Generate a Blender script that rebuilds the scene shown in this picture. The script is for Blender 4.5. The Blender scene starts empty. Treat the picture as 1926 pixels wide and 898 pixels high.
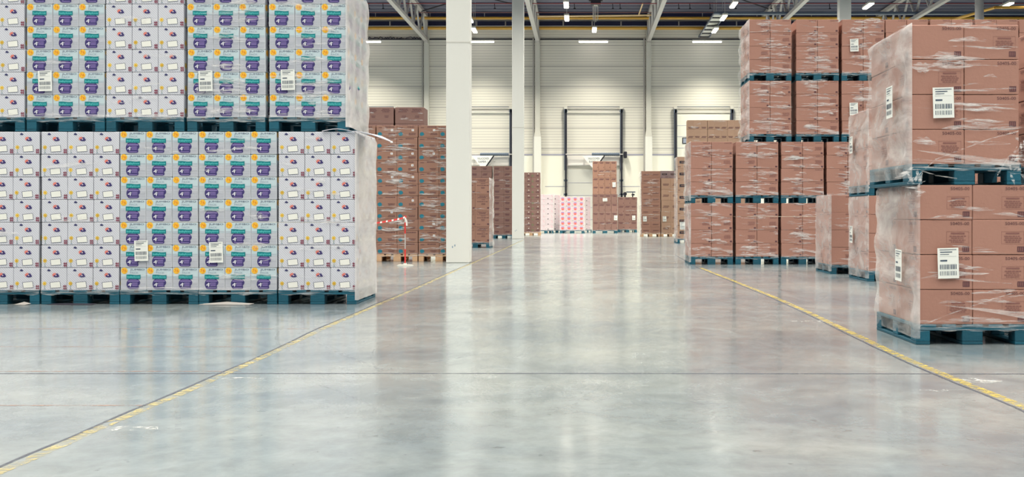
import bpy, bmesh, math, random
from mathutils import Vector, Matrix
C = bpy.context.scene.collection
PI = math.pi
RN = random.Random(7)

# ------------------------------------------------------------------ camera, world, exposure
F, CX, CY, EYE = 2400.0, 1095.0, 404.0, 0.92
cam = bpy.data.cameras.new('camera'); camo = bpy.data.objects.new('camera', cam); C.objects.link(camo)
camo.location = (0, 0, EYE); camo.rotation_euler = (PI/2, 0, 0)
cam.sensor_width = 36; cam.lens = F*36/1926
cam.shift_x = (963-CX)/1926; cam.shift_y = (CY-449)/1926
cam.clip_end = 300
bpy.context.scene.camera = camo
vs = bpy.context.scene.view_settings
vs.view_transform = 'Standard'; vs.look = 'None'; vs.gamma = 1; vs.use_curve_mapping = False
vs.exposure = 0.32
w = bpy.data.worlds.new('World'); bpy.context.scene.world = w; w.use_nodes = True
w.node_tree.nodes['Background'].inputs[0].default_value = (0.60, 0.74, 1.0, 1)
w.node_tree.nodes['Background'].inputs[1].default_value = 0.10
LAMP_H = 10.2
ROWS = [-17.6, -11.55, -5.5, 0.62, 6.7, 12.7, 18.8]
def area(name, loc, sx, sy, power, col=(1, .96, .86), spread=PI):
    l = bpy.data.lights.new(name, 'AREA'); l.shape = 'RECTANGLE'; l.size = sx; l.size_y = sy
    l.energy = power; l.color = col; l.spread = spread
    o = bpy.data.objects.new(name, l); C.objects.link(o); o.location = loc
    return o
STRIP_W = 3350                      # the rows of ceiling lamps running overhead along the hall
for x in ROWS: area('lamp_row_light', (x, 12, LAMP_H-.12), .3, 80, STRIP_W, spread=math.radians(138))
for x in ROWS:                      # and on to the far wall
    for y in (54.5, 58.0, 61.6, 65.4): area('lamp_light', (x, y, LAMP_H-.12), .2, 1.5, 270, (1, .95, .80), spread=math.radians(117))

def px(x, y, z):                    # photo pixel at distance z -> (X, height)
    return (x-CX)*z/F, EYE-(y-CY)*z/F
def zfloor(y): return F*EYE/(y-CY)

# ------------------------------------------------------------------ materials
def srgb(r, g, b):
    f = lambda c: (c/255/12.92) if c/255 <= .04045 else ((c/255+.055)/1.055)**2.4
    return (f(r), f(g), f(b), 1)
M = {}
def mat(name, col, rough=.6, spec=.5, metal=0, var=0.0, nscale=6, bump=0, bscale=40, emit=None):
    m = bpy.data.materials.new(name); m.use_nodes = True; nt = m.node_tree; N = nt.nodes; L = nt.links
    b = N['Principled BSDF']; b.inputs['Roughness'].default_value = rough; b.inputs['Metallic'].default_value = metal
    b.inputs['Specular IOR Level'].default_value = spec; b.inputs['Base Color'].default_value = col
    tc = N.new('ShaderNodeTexCoord')
    if var:
        n = N.new('ShaderNodeTexNoise'); n.inputs['Scale'].default_value = nscale; n.inputs['Detail'].default_value = 4
        L.new(tc.outputs['Object'], n.inputs['Vector'])
        oi = N.new('ShaderNodeObjectInfo')
        a = N.new('ShaderNodeMath'); a.operation = 'ADD'; L.new(n.outputs['Fac'], a.inputs[0]); L.new(oi.outputs['Random'], a.inputs[1])
        mr = N.new('ShaderNodeMapRange'); mr.inputs[1].default_value = .3; mr.inputs[2].default_value = 1.7
        mr.inputs[3].default_value = 1-var; mr.inputs[4].default_value = 1+var
        L.new(a.outputs[0], mr.inputs[0])
        mx = N.new('ShaderNodeVectorMath'); mx.operation = 'SCALE'; mx.inputs[0].default_value = col[:3]
        L.new(mr.outputs[0], mx.inputs['Scale']); L.new(mx.outputs[0], b.inputs['Base Color'])
    if bump:
        n2 = N.new('ShaderNodeTexNoise'); n2.inputs['Scale'].default_value = bscale
        L.new(tc.outputs['Object'], n2.inputs['Vector'])
        bp = N.new('ShaderNodeBump'); bp.inputs['Strength'].default_value = bump; bp.inputs['Distance'].default_value = .01
        L.new(n2.outputs['Fac'], bp.inputs['Height']); L.new(bp.outputs[0], b.inputs['Normal'])
    if emit:
        b.inputs['Emission Color'].default_value = emit[0]; b.inputs['Emission Strength'].default_value = emit[1]
    M[name] = m; return m

KR = srgb(170, 125, 110)
mat('kraft', KR, .7, var=.05, bump=.15)
mat('kraft_side', srgb(176, 140, 128), .7, var=.07)
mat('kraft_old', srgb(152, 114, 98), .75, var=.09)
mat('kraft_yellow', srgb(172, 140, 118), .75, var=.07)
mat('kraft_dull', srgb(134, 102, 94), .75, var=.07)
mat('kraft_ink', srgb(96, 62, 66), .7)
mat('kraft_ink_faint', srgb(136, 92, 86), .7)
mat('kraft_seam', srgb(120, 78, 70), .8)
mat('white_card', srgb(214, 213, 222), .55, var=.02)
mat('jumbo_card', srgb(212, 216, 222), .5, var=.02)
mat('jumbo_tint', srgb(196, 214, 220), .5)
mat('stripe', srgb(160, 160, 178), .6)
mat('yellow_ink', srgb(248, 196, 60), .5)
mat('orange_ink', srgb(226, 110, 30), .5)
mat('slate_ink', srgb(76, 84, 112), .5)
mat('slate_ink_pale', srgb(140, 160, 178), .5)
mat('teal_ink', srgb(0, 128, 134), .5)
mat('cyan_ink', srgb(110, 222, 222), .5)
mat('purple_ink', srgb(60, 52, 112), .5)
mat('lilac_ink', srgb(148, 128, 190), .5)
mat('white_ink', srgb(240, 240, 246), .5)
mat('navy_ink', srgb(60, 62, 108), .5)
mat('sun_ink', srgb(232, 128, 112), .5)
mat('flower_ink', srgb(238, 210, 110), .5)
mat('fence_ink', srgb(128, 36, 66), .5)
mat('cream_panel', srgb(240, 240, 232), .5)
mat('pink_card', srgb(206, 192, 198), .5, var=.02)
mat('pink_ink', srgb(226, 128, 146), .5)
mat('blue_patch', srgb(30, 120, 140), .5)
mat('green_ink', srgb(100, 130, 84), .5)
mat('grey_card', srgb(132, 112, 112), .7, var=.05)
mat('label_paper', srgb(240, 242, 236), .4)
mat('label_ink', srgb(70, 84, 104), .5)
mat('teal_wood', srgb(8, 84, 104), .6, var=.22, nscale=9, bump=.3)
mat('bare_wood', srgb(206, 168, 132), .7, var=.12, nscale=9, bump=.3)
mat('column_paint', srgb(226, 226, 220), .55, var=.015, nscale=2)
mat('steel_grey', srgb(188, 184, 182), .5, var=.04)
mat('steel_light', srgb(208, 206, 198), .5, var=.03)
mat('ceiling_deck', srgb(104, 106, 124), .6, var=.06)
mat('track_metal', srgb(92, 104, 122), .45, metal=.3)
mat('black_metal', srgb(34, 34, 46), .5)
mat('navy_metal', srgb(30, 34, 74), .5)
mat('yellow_pipe', srgb(214, 164, 66), .45, var=.05)
mat('cream_pipe', srgb(236, 206, 160), .45)
mat('red_pipe', srgb(150, 52, 52), .5)
mat('brown_pipe', srgb(120, 70, 66), .5)
mat('door_panel', srgb(228, 228, 218), .5)
mat('dock_panel', srgb(206, 206, 200), .5)
mat('sign_white', srgb(244, 244, 238), .5)
mat('wall_concrete', srgb(238, 236, 224), .6, var=.012, nscale=1)
mat('red_plastic', srgb(214, 60, 56), .4)
mat('white_plastic', srgb(236, 232, 228), .4)
mat('grey_glass', srgb(150, 158, 176), .15)
mat('dark_gap', srgb(40, 42, 60), .8)
mat('cable', srgb(50, 48, 60), .6)
mat('paper_scrap', srgb(170, 166, 162), .6)
mat('lamp_glow', (1, .95, .85, 1), .4, emit=((1, .93, .80, 1), 9))
mat('tube_glow', (1, .95, .9, 1), .4, emit=((1, .93, .86, 1), 5))

def hatch_material():
    m = M['white_card']; nt = m.node_tree; N = nt.nodes; L = nt.links
    m2 = m.copy(); m2.name = 'cloud_card'; M['cloud_card'] = m2
    nt = m2.node_tree; N = nt.nodes; L = nt.links
    tc = N.new('ShaderNodeTexCoord'); wv = N.new('ShaderNodeTexWave'); wv.bands_direction = 'DIAGONAL'
    wv.inputs['Scale'].default_value = 26; wv.inputs['Distortion'].default_value = 0
    L.new(tc.outputs['Object'], wv.inputs['Vector'])
    mx = N.new('ShaderNodeMix'); mx.data_type = 'RGBA'
    mx.inputs[6].default_value = srgb(192, 194, 206); mx.inputs[7].default_value = srgb(222, 223, 229)
    L.new(wv.outputs['Fac'], mx.inputs[0]); L.new(mx.outputs[2], N['Principled BSDF'].inputs['Base Color'])
hatch_material()

def film_material(name, lo, hi, scale, rough=.22, col=(.93, .91, .9, 1), clo=.35, chi=.75):
    m = bpy.data.materials.new(name); m.use_nodes = True; nt = m.node_tree; N = nt.nodes; L = nt.links
    b = N['Principled BSDF']; b.inputs['Base Color'].default_value = col; b.inputs['Roughness'].default_value = rough
    b.inputs['Specular IOR Level'].default_value = .8
    tc = N.new('ShaderNodeTexCoord'); mp = N.new('ShaderNodeMapping'); mp.inputs['Scale'].default_value = scale
    n = N.new('ShaderNodeTexNoise'); n.inputs['Scale'].default_value = 1; n.inputs['Detail'].default_value = 6; n.inputs['Roughness'].default_value = .65; n.inputs['Distortion'].default_value = .6
    L.new(tc.outputs['Object'], mp.inputs[0]); L.new(mp.outputs[0], n.inputs['Vector'])
    mr = N.new('ShaderNodeMapRange'); mr.inputs[1].default_value = clo; mr.inputs[2].default_value = chi
    mr.inputs[3].default_value = lo; mr.inputs[4].default_value = hi
    L.new(n.outputs['Fac'], mr.inputs[0]); L.new(mr.outputs[0], b.inputs['Alpha'])
    bp = N.new('ShaderNodeBump'); bp.inputs['Strength'].default_value = .4; bp.inputs['Distance'].default_value = .02
    L.new(n.outputs['Fac'], bp.inputs['Height']); L.new(bp.outputs[0], b.inputs['Normal'])
    M[name] = m
film_material('film_side', .10, .66, (1.5, 1.5, 3.5), clo=.32, chi=.72)
film_material('film_milky', .45, .85, (1.0, 1.0, 2.5), clo=.3, chi=.7, col=(.84, .81, .80, 1))
film_material('film_crease', .0, .80, (5, 5, 45), rough=.18, clo=.42, chi=.72)
film_material('film_band', .0, .75, (3, 3, 55), rough=.15, clo=.46, chi=.74)
film_material('film_wedge', .05, .6, (3, 3, 30), rough=.2, clo=.3, chi=.7)

def siding_material():
    m = bpy.data.materials.new('wall_siding'); m.use_nodes = True; nt = m.node_tree; N = nt.nodes; L = nt.links
    b = N['Principled BSDF']; b.inputs['Roughness'].default_value = .45
    tc = N.new('ShaderNodeTexCoord'); sp = N.new('ShaderNodeSeparateXYZ'); L.new(tc.outputs['Object'], sp.inputs[0])
    def saw(period, width):
        d = N.new('ShaderNodeMath'); d.operation = 'DIVIDE'; d.inputs[1].default_value = period; L.new(sp.outputs[2], d.inputs[0])
        f = N.new('ShaderNodeMath'); f.operation = 'FRACT'; L.new(d.outputs[0], f.inputs[0])
        l = N.new('ShaderNodeMath'); l.operation = 'LESS_THAN'; l.inputs[1].default_value = width; L.new(f.outputs[0], l.inputs[0]); return l
    a = saw(.145, .3); c = saw(1.11, .05)
    mx = N.new('ShaderNodeMix'); mx.data_type = 'RGBA'; mx.inputs[6].default_value = srgb(224, 221, 212); mx.inputs[7].default_value = srgb(204, 201, 194)
    L.new(a.outputs[0], mx.inputs[0])
    mx2 = N.new('ShaderNodeMix'); mx2.data_type = 'RGBA'; mx2.inputs[7].default_value = srgb(184, 180, 176)
    L.new(mx.outputs[2], mx2.inputs[6]); L.new(c.outputs[0], mx2.inputs[0]); L.new(mx2.outputs[2], b.inputs['Base Color'])
    M['wall_siding'] = m
siding_material()

def floor_material():
    m = bpy.data.materials.new('polished_concrete'); m.use_nodes = True; nt = m.node_tree; N = nt.nodes; L = nt.links
    b = N['Principled BSDF']; b.inputs['Specular IOR Level'].default_value = .72
    tc = N.new('ShaderNodeTexCoord')
    def noise(scale, detail=6, rough=.6, dist=0, sc=(1, 1, 1)):
        mp = N.new('ShaderNodeMapping'); mp.inputs['Scale'].default_value = sc; L.new(tc.outputs['Object'], mp.inputs[0])
        n = N.new('ShaderNodeTexNoise'); n.inputs['Scale'].default_value = scale; n.inputs['Detail'].default_value = detail
        n.inputs['Roughness'].default_value = rough; n.inputs['Distortion'].default_value = dist; L.new(mp.outputs[0], n.inputs['Vector']); return n
    big = noise(.55, 7, .62, .5); fine = noise(5, 8, .7, .3, (1, .8, 1)); speck = noise(11, 3, .5); scr = noise(2.2, 8, .75, 1.5, (1.6, .5, 1))
    cr = N.new('ShaderNodeValToRGB'); L.new(big.outputs['Fac'], cr.inputs[0])
    cr.color_ramp.elements[0].position = .3; cr.color_ramp.elements[0].color = srgb(104, 117, 126)
    cr.color_ramp.elements[1].position = .72; cr.color_ramp.elements[1].color = srgb(154, 160, 158)
    mr = N.new('ShaderNodeMapRange'); mr.inputs[1].default_value = .3; mr.inputs[2].default_value = .7; mr.inputs[3].default_value = .80; mr.inputs[4].default_value = 1.16
    L.new(fine.outputs['Fac'], mr.inputs[0])
    s = N.new('ShaderNodeVectorMath'); s.operation = 'SCALE'; L.new(cr.outputs[0], s.inputs[0]); L.new(mr.outputs[0], s.inputs['Scale'])
    m2 = N.new('ShaderNodeMapRange'); m2.inputs[1].default_value = .26; m2.inputs[2].default_value = .32; m2.inputs[3].default_value = .7; m2.inputs[4].default_value = 1
    L.new(speck.outputs['Fac'], m2.inputs[0])
    s2 = N.new('ShaderNodeVectorMath'); s2.operation = 'SCALE'; L.new(s.outputs[0], s2.inputs[0]); L.new(m2.outputs[0], s2.inputs['Scale'])
    L.new(s2.outputs[0], b.inputs['Base Color'])
    rr = N.new('ShaderNodeMapRange'); rr.inputs[1].default_value = .3; rr.inputs[2].default_value = .7; rr.inputs[3].default_value = .09; rr.inputs[4].default_value = .23
    L.new(scr.outputs['Fac'], rr.inputs[0]); L.new(rr.outputs[0], b.inputs['Roughness'])
    bp = N.new('ShaderNodeBump'); bp.inputs['Strength'].default_value = .05; bp.inputs['Distance'].default_value = .01
    L.new(fine.outputs['Fac'], bp.inputs['Height']); L.new(bp.outputs[0], b.inputs['Normal'])
    M['polished_concrete'] = m
floor_material()

def worn_paint(name, col, lo, hi):
    m = bpy.data.materials.new(name); m.use_nodes = True; nt = m.node_tree; N = nt.nodes; L = nt.links
    b = N['Principled BSDF']; b.inputs['Roughness'].default_value = .5; b.inputs['Base Color'].default_value = col
    tc = N.new('ShaderNodeTexCoord'); n = N.new('ShaderNodeTexNoise'); n.inputs['Scale'].default_value = 9; n.inputs['Detail'].default_value = 8; n.inputs['Roughness'].default_value = .8; n.inputs['Distortion'].default_value = 1.2
    L.new(tc.outputs['Object'], n.inputs['Vector'])
    mr = N.new('ShaderNodeMapRange'); mr.inputs[1].default_value = lo; mr.inputs[2].default_value = hi; L.new(n.outputs['Fac'], mr.inputs[0])
    L.new(mr.outputs[0], b.inputs['Alpha']); M[name] = m
worn_paint('worn_yellow', srgb(196, 172, 72), .43, .62)
worn_paint('pale_yellow', srgb(188, 172, 112), .44, .64)
worn_paint('joint_dark', srgb(70, 74, 86), .28, .58)
worn_paint('joint_rust', srgb(150, 120, 108), .42, .65)
worn_paint('tire_scuff', srgb(122, 126, 134), .52, .82)
worn_paint('white_scuff', srgb(214, 214, 210), .5, .62)

# ------------------------------------------------------------------ mesh builder
class MB:
    def __init__(s): s.v = []; s.f = []; s.m = []; s.names = []
    def mi(s, name):
        if name not in s.names: s.names.append(name)
        return s.names.index(name)
    def face(s, pts, m):
        b = len(s.v); s.v += [tuple(p) for p in pts]; s.f.append(tuple(range(b, b+len(pts)))); s.m.append(s.mi(m))
    def mesh(s, vs_, fs, m):
        b = len(s.v); s.v += [tuple(p) for p in vs_]
        for f in fs: s.f.append(tuple(i+b for i in f)); s.m.append(s.mi(m))
    def box(s, x0, x1, y0, y1, z0, z1, m, bev=0):
        if not bev:
            P = [(x0,y0,z0),(x1,y0,z0),(x1,y1,z0),(x0,y1,z0),(x0,y0,z1),(x1,y0,z1),(x1,y1,z1),(x0,y1,z1)]
            s.mesh(P, [(0,3,2,1),(4,5,6,7),(0,1,5,4),(1,2,6,5),(2,3,7,6),(3,0,4,7)], m)
        else:
            bm = bmesh.new(); bmesh.ops.create_cube(bm, size=1)
            for v in bm.verts: v.co = ((x0+x1)/2+v.co.x*(x1-x0), (y0+y1)/2+v.co.y*(y1-y0), (z0+z1)/2+v.co.z*(z1-z0))
            bmesh.ops.bevel(bm, geom=bm.edges[:], offset=bev, segments=1, affect='EDGES')
            bm.verts.index_update()
            s.mesh([v.co[:] for v in bm.verts], [tuple(v.index for v in f.verts) for f in bm.faces], m); bm.free()
    def tube(s, a, b, r, m, n=10, caps=True):
        a = Vector(a); b = Vector(b); d = (b-a).normalized(); u = d.orthogonal().normalized(); v = d.cross(u)
        P = [(p+u*math.cos(2*PI*i/n)*r+v*math.sin(2*PI*i/n)*r)[:] for p in (a, b) for i in range(n)]
        fs = [(i, (i+1) % n, n+(i+1) % n, n+i) for i in range(n)]
        if caps: fs += [tuple(range(n))[::-1], tuple(range(n, 2*n))]
        s.mesh(P, fs, m)
    def bar(s, a, b, wx, wz, m):      # rectangular bar between two points, wx wide across X
        a = Vector(a); b = Vector(b); d = (b-a).normalized()
        u = Vector((1, 0, 0)) if abs(d.x) < .9 else Vector((0, 1, 0))
        u = (u-d*u.dot(d)).normalized(); v = d.cross(u)
        P = [(p+u*sx*wx/2+v*sz*wz/2)[:] for p in (a, b) for sx, sz in ((-1,-1),(1,-1),(1,1),(-1,1))]
        s.mesh(P, [(0,1,5,4),(1,2,6,5),(2,3,7,6),(3,0,4,7),(3,2,1,0),(4,5,6,7)], m)
    def data(s, name):
        me = bpy.data.meshes.new(name); me.from_pydata(s.v, [], s.f)
        for n in s.names: me.materials.append(M[n])
        me.polygons.foreach_set('material_index', s.m); me.update(); return me
    def obj(s, name, parent=None, loc=(0,0,0)):
        o = bpy.data.objects.new(name, s.data(name)); C.objects.link(o); o.location = loc
        if parent: o.parent = parent
        return o
def tag(o, label=None, cat=None, group=None, kind=None):
    if label: o['label'] = label
    if cat: o['category'] = cat
    if group: o['group'] = group
    if kind: o['kind'] = kind
    return o
def empty(name, loc, rz=0):
    o = bpy.data.objects.new(name, None); C.objects.link(o); o.location = loc; o.rotation_euler = (0, 0, rz); o.empty_display_size = .1; return o

# flat print on a face. plane: 'F' front (y=0, facing the aisle viewer), 'L' the -x side, 'R' the +x side
class Print:
    def __init__(s, mb, plane='F', off=(0, 0), x=0, depth=1):
        s.mb, s.plane, s.off, s.x, s.depth = mb, plane, off, x, depth
    def P(s, u, v, k):
        e = .0012+.0008*k; u += s.off[0]; v += s.off[1]
        if s.plane == 'F': return (u, -e, v)
        if s.plane == 'R': return (s.x+e, u, v)
        return (s.x-e, s.depth-u, v)
    def poly(s, pts, m, k=0): s.mb.face([s.P(u, v, k) for u, v in pts], m)
    def rect(s, u0, u1, v0, v1, m, k=0): s.poly([(u0,v0),(u1,v0),(u1,v1),(u0,v1)], m, k)
    def disc(s, u, v, ru, rv, m, k=0, n=18, clip=None):
        pts = [(u+ru*math.cos(2*PI*i/n), v+rv*math.sin(2*PI*i/n)) for i in range(n)]
        if clip is not None: pts = [(a, max(b, clip)) for a, b in pts]
        s.poly(pts, m, k)
    def text(s, t, u0, v0, width, height, m, k=0):
        vs_, fs = text_mesh(t)
        b = len(s.mb.v)
        s.mb.mesh([s.P(u0+x*width, v0+y*height, k) for x, y in vs_], fs, m)
    def dashes(s, u0, u1, v0, v1, n, m, seed, k=0, fill=.55):
        r = random.Random(seed); h = (v1-v0)/n
        for i in range(n):
            v = v0+i*h; u = u0+r.random()*.15*(u1-u0); end = u1-r.random()*.2*(u1-u0)
            while u < end:
                l = (u1-u0)*r.uniform(.06, .22); e2 = min(u+l, end)
                s.rect(u, e2, v+h*(1-fill)/2, v+h*(1+fill)/2, m, k); u = e2+(u1-u0)*.03
_T = {}
def text_mesh(t):
    if t in _T: return _T[t]
    c = bpy.data.curves.new('t', 'FONT'); c.body = t; c.resolution_u = 3
    o = bpy.data.objects.new('t', c); C.objects.link(o)
    dg = bpy.context.evaluated_depsgraph_get(); me = o.evaluated_get(dg).to_mesh()
    V = [(v.co.x, v.co.y) for v in me.vertices]; Fc = [tuple(p.vertices) for p in me.polygons]
    x0 = min(v[0] for v in V); x1 = max(v[0] for v in V); y0 = min(v[1] for v in V); y1 = max(v[1] for v in V)
    V = [((x-x0)/(x1-x0), (y-y0)/(y1-y0)) for x, y in V]
    o.evaluated_get(dg).to_mesh_clear(); bpy.data.objects.remove(o); bpy.data.curves.remove(c)
    _T[t] = (V, Fc); return _T[t]

# ------------------------------------------------------------------ the room
mb = MB(); mb.box(-48, 48, -30, 69.2, -.3, 0, 'polished_concrete'); tag(mb.obj('floor'), kind='structure')
mb = MB(); mb.box(-48, 48, -30, 69.2, 11.75, 12.0, 'ceiling_deck')
for i in range(46):                                         # ribs of the trapezoid deck
    y = 24+i*1.0; mb.box(-48, 48, y, y+.35, 11.70, 11.75, 'ceiling_deck')
tag(mb.obj('ceiling'), kind='structure')
YW = 68.6
mb = MB(); mb.box(-48, 48, YW, YW+.3, 4.18, 11.75, 'wall_siding')
mb.box(-48, 48, YW-.04, YW+.3, 0, 4.16, 'wall_concrete')
for X in [(-8.34+5.95*i) for i in range(-4, 7)]:            # joints of the concrete plinth panels
    mb.box(X+.4, X+5.5, YW-.046, YW-.04, 2.42, 2.45, 'stripe')
mb.box(-48, 48, YW-.05, YW-.04, 4.10, 4.18, 'stripe')
tag(mb.obj('wall_far'), kind='structure')
mb = MB(); mb.box(-48, 48, YW-.35, YW, 11.45, 11.7, 'navy_metal'); tag(mb.obj('trim_1'), kind='structure')
mb = MB(); mb.box(-48, 48, YW-.12, YW, 11.08, 11.3, 'navy_metal')
for i in range(60):
    x = -46+i*1.55; mb.box(x, x+.07, YW-.14, YW, 11.05, 11.33, 'steel_grey')
tag(mb.obj('trim_2'), kind='structure')
mb = MB(); mb.box(-48, 48, YW-.06, YW, 10.32, 10.38, 'black_metal'); tag(mb.obj('trim_3'), kind='structure')

# wall columns with a wider foot
for i in range(-4, 7):
    X = -8.34+5.95*i
    mb = MB(); s = .13
    mb.box(X-s, X+s, YW-.32, YW-.04, 5.45, 10.9, 'steel_light')
    mb.mesh([(X-s,YW-.32,5.45),(X+s,YW-.32,5.45),(X+s,YW-.04,5.45),(X-s,YW-.04,5.45),(X-.19,YW-.34,5.1),(X+.19,YW-.34,5.1),(X+.19,YW-.04,5.1),(X-.19,YW-.04,5.1)],
            [(0,4,5,1),(1,5,6,2),(3,7,4,0)], 'steel_light')
    mb.box(X-.19, X+.19, YW-.34, YW-.04, 0, 5.1, 'column_paint')
    mb.box(X-s-.14, X-s-.07, YW-.12, YW-.04, 2.6, 10.4, 'steel_grey')
    nm = {-8.34: 'white wall column behind the big white box stacks, left end', -2.39: 'slim wall column just right of second white pillar',
          3.56: 'slim wall column between middle and right dock doors'}.get(round(X, 2), 'slim wall column of the far wall hidden or beside stacks')
    tag(mb.obj('wall_column'), nm, 'column', 'wall columns')

# free-standing white pillars
def pillar(x0, x1, z, top, label):
    X0 = (x0-CX)*z/F; X1 = (x1-CX)*z/F
    mb = MB(); mb.box(X0, X1, z, z+.44, 0, top, 'column_paint', bev=.012)
    o = mb.obj('pillar'); tag(o, label, 'pillar')
    b = MB(); b.box(X0-.004, X1+.004, z-.004, z+.444, 4.19, 4.215, 'steel_light'); b.obj('joint_strip', o)
    b = MB(); b.rect = None
    p = MB(); q = Print(p, 'F'); r = random.Random(3)
    for i in range(2):
        u = X0+r.uniform(.03, .38); v = r.uniform(.02, .5)
        p.face([(u, z-.002, v), (u+.02, z-.002, v+.01), (u+.015, z-.002, v+.05), (u-.004, z-.002, v+.03)], 'slate_ink_pale')
    p.obj('scuff_marks', o)
pillar(839, 883.5, zfloor(495), 11.2, 'broad white square pillar standing nearest, left of aisle')
pillar(963, 985, zfloor(450), 11.2, 'white square pillar farther down aisle, behind nearest pillar')
pillar(1579, 1601, 48, 11.2, 'white pillar whose top shows above right brown stacks')

# roof trusses
TR = [(-14.3, 'roof truss hidden above white stacks'), (-8.34, 'grey roof truss above brown stacks left of nearest pillar'), (-2.39, 'grey roof truss right of second white pillar'),
      (3.56, 'grey roof truss between middle and right dock doors'), (9.7, 'grey roof truss over the right brown stacks'), (15.8, 'rightmost grey roof truss above the right stacks')]
for X, lab in TR:
    r = empty('roof_truss', (X, 50, 10.2)); tag(r, lab, 'truss')
    b = MB(); b.bar((0, 18.2, .06), (0, -30, .06), .2, .16, 'steel_grey'); b.obj('bottom_chord', r)
    b = MB(); b.bar((0, 18.4, 1.35), (0, -30, 1.35), .2, .18, 'steel_grey'); b.obj('top_chord', r)
    b = MB(); b.box(-.09, .09, 18.0, 18.3, -.1, 1.5, 'steel_grey'); b.obj('end_plate', r)
    y = 18.0; up = True
    while y > -6:
        y2 = y-1.25; b = MB()
        b.bar((0, y, .1 if up else 1.3), (0, y2, 1.3 if up else .1), .09, .09, 'steel_grey'); b.obj('web', r)
        y = y2; up = not up
# cross bracing thin rods under the deck
for x0, x1, za, zb in ((-8.3, -2.4, 57, 66), (-2.4, -8.3, 57, 66), (3.6, 9.7, 56, 66)):
    b = MB(); b.tube((x0, za, 11.55 if x0 < x1 else 11.45), (x1, zb, 11.55 if x0 < x1 else 11.45), .035, 'black_metal', 6)
    tag(b.obj('bracing_rod'), 'thin dark diagonal bracing rod under the roof deck', 'rod', 'roof bracing rods')

# pipes along the far wall
def pipe(y, z, r, m, name, label, x0=-40, x1=40, clips=None):
    h = EYE-(y-CY)*z/F; o_ = MB(); o_.tube((x0, z, h), (x1, z, h), r, m, 12)
    o = tag(o_.obj(name), label, 'pipe')
    if clips:
        b = MB(); x = x0
        while x < x1: b.bar((x, z, h), (x, z, min(11.7, h+clips)), .025, .025, 'steel_grey'); x += 2.9
        b.obj('hanger', o)
    return o
pipe(34, 67.9, .075, 'yellow_pipe', 'gas_pipe', 'upper yellow pipe running the width of far wall', clips=.6)
pipe(53, 68.2, .085, 'yellow_pipe', 'gas_pipe', 'lower yellow pipe running the width of far wall')
RP = pipe(6.5, 61, .02, 'red_pipe', 'sprinkler_pipe', 'thin red sprinkler pipe highest under the roof')
pipe(23.5, 66, .02, 'brown_pipe', 'sprinkler_pipe', 'thin reddish pipe just above the yellow pipes')
b = MB(); z = 66.5
xa, ha = px(1007, 31, z); xb, hb = px(1232, 28.5, z); b.tube((xa, z, ha), (xb, z, hb), .05, 'cream_pipe')
tag(b.obj('branch_pipe'), 'pale pipe in front of upper yellow pipe, over middle door', 'pipe')
xc, hc = px(1201, 29, z); xd, hd = px(1209, 6.5, 62)
b = MB(); b.tube((xc, z, hc), (xd, 62, hd), .035, 'cream_pipe'); tag(b.obj('riser_pipe'), 'short pale slanting pipe rising to red sprinkler pipe', 'pipe')
# sprinkler heads / small drops on the thin pipes
for k, xx in enumerate((693, 720, 745, 760, 930, 1080, 1152, 1166, 1276, 1297, 1335, 1383, 1450, 1560)):
    x_, h_ = px(xx, 6.5, 61); b = MB(); b.tube((x_, 61, h_), (x_+.02, 61, h_-.22), .018, 'black_metal', 6); b.box(x_-.03, x_+.07, 60.97, 61.03, h_-.27, h_-.22, 'black_metal')
    b.obj('sprinkler_head', RP)
# cables drooping along the wall above the tubes
b = MB(); rr = random.Random(5); p0 = None
for i in range(60):
    xx = 683+i*2.0; x_, h_ = px(xx, 72+rr.uniform(-2.6, 2.0), YW-.1)
    if p0: b.tube(p0, (x_, YW-.1, h_), .025, 'cable', 5)
    p0 = (x_, YW-.1, h_)
tag(b.obj('wall_cable'), 'dark tangled cable along far wall above left tube light', 'cable')

# unit heater (black box) with rods
xh, hh = px(1120.5, 1, 62)
r = empty('unit_heater', (xh, 62, hh)); tag(r, 'black box-shaped roof unit at top edge over middle door', 'heater')
b = MB(); b.box(-.24, .24, -.3, .3, -.22, .5, 'black_metal', bev=.03); b.obj('housing', r)
b = MB(); b.box(-.34, -.24, -.2, .2, -.03, .4, 'black_metal'); b.obj('bracket', r)
b = MB(); b.box(.24, .34, -.2, .2, -.03, .4, 'black_metal'); b.obj('bracket', r)
b = MB(); b.box(-.09, .09, -.1, .1, -.26, -.22, 'steel_light'); b.obj('outlet', r)
for dx in (-.13, 0, .1):
    b = MB(); b.tube((dx, 0, -.26), (dx, 0, -.98 if dx else -1.05), .018, 'steel_light', 6); b.obj('rod', r)

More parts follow.
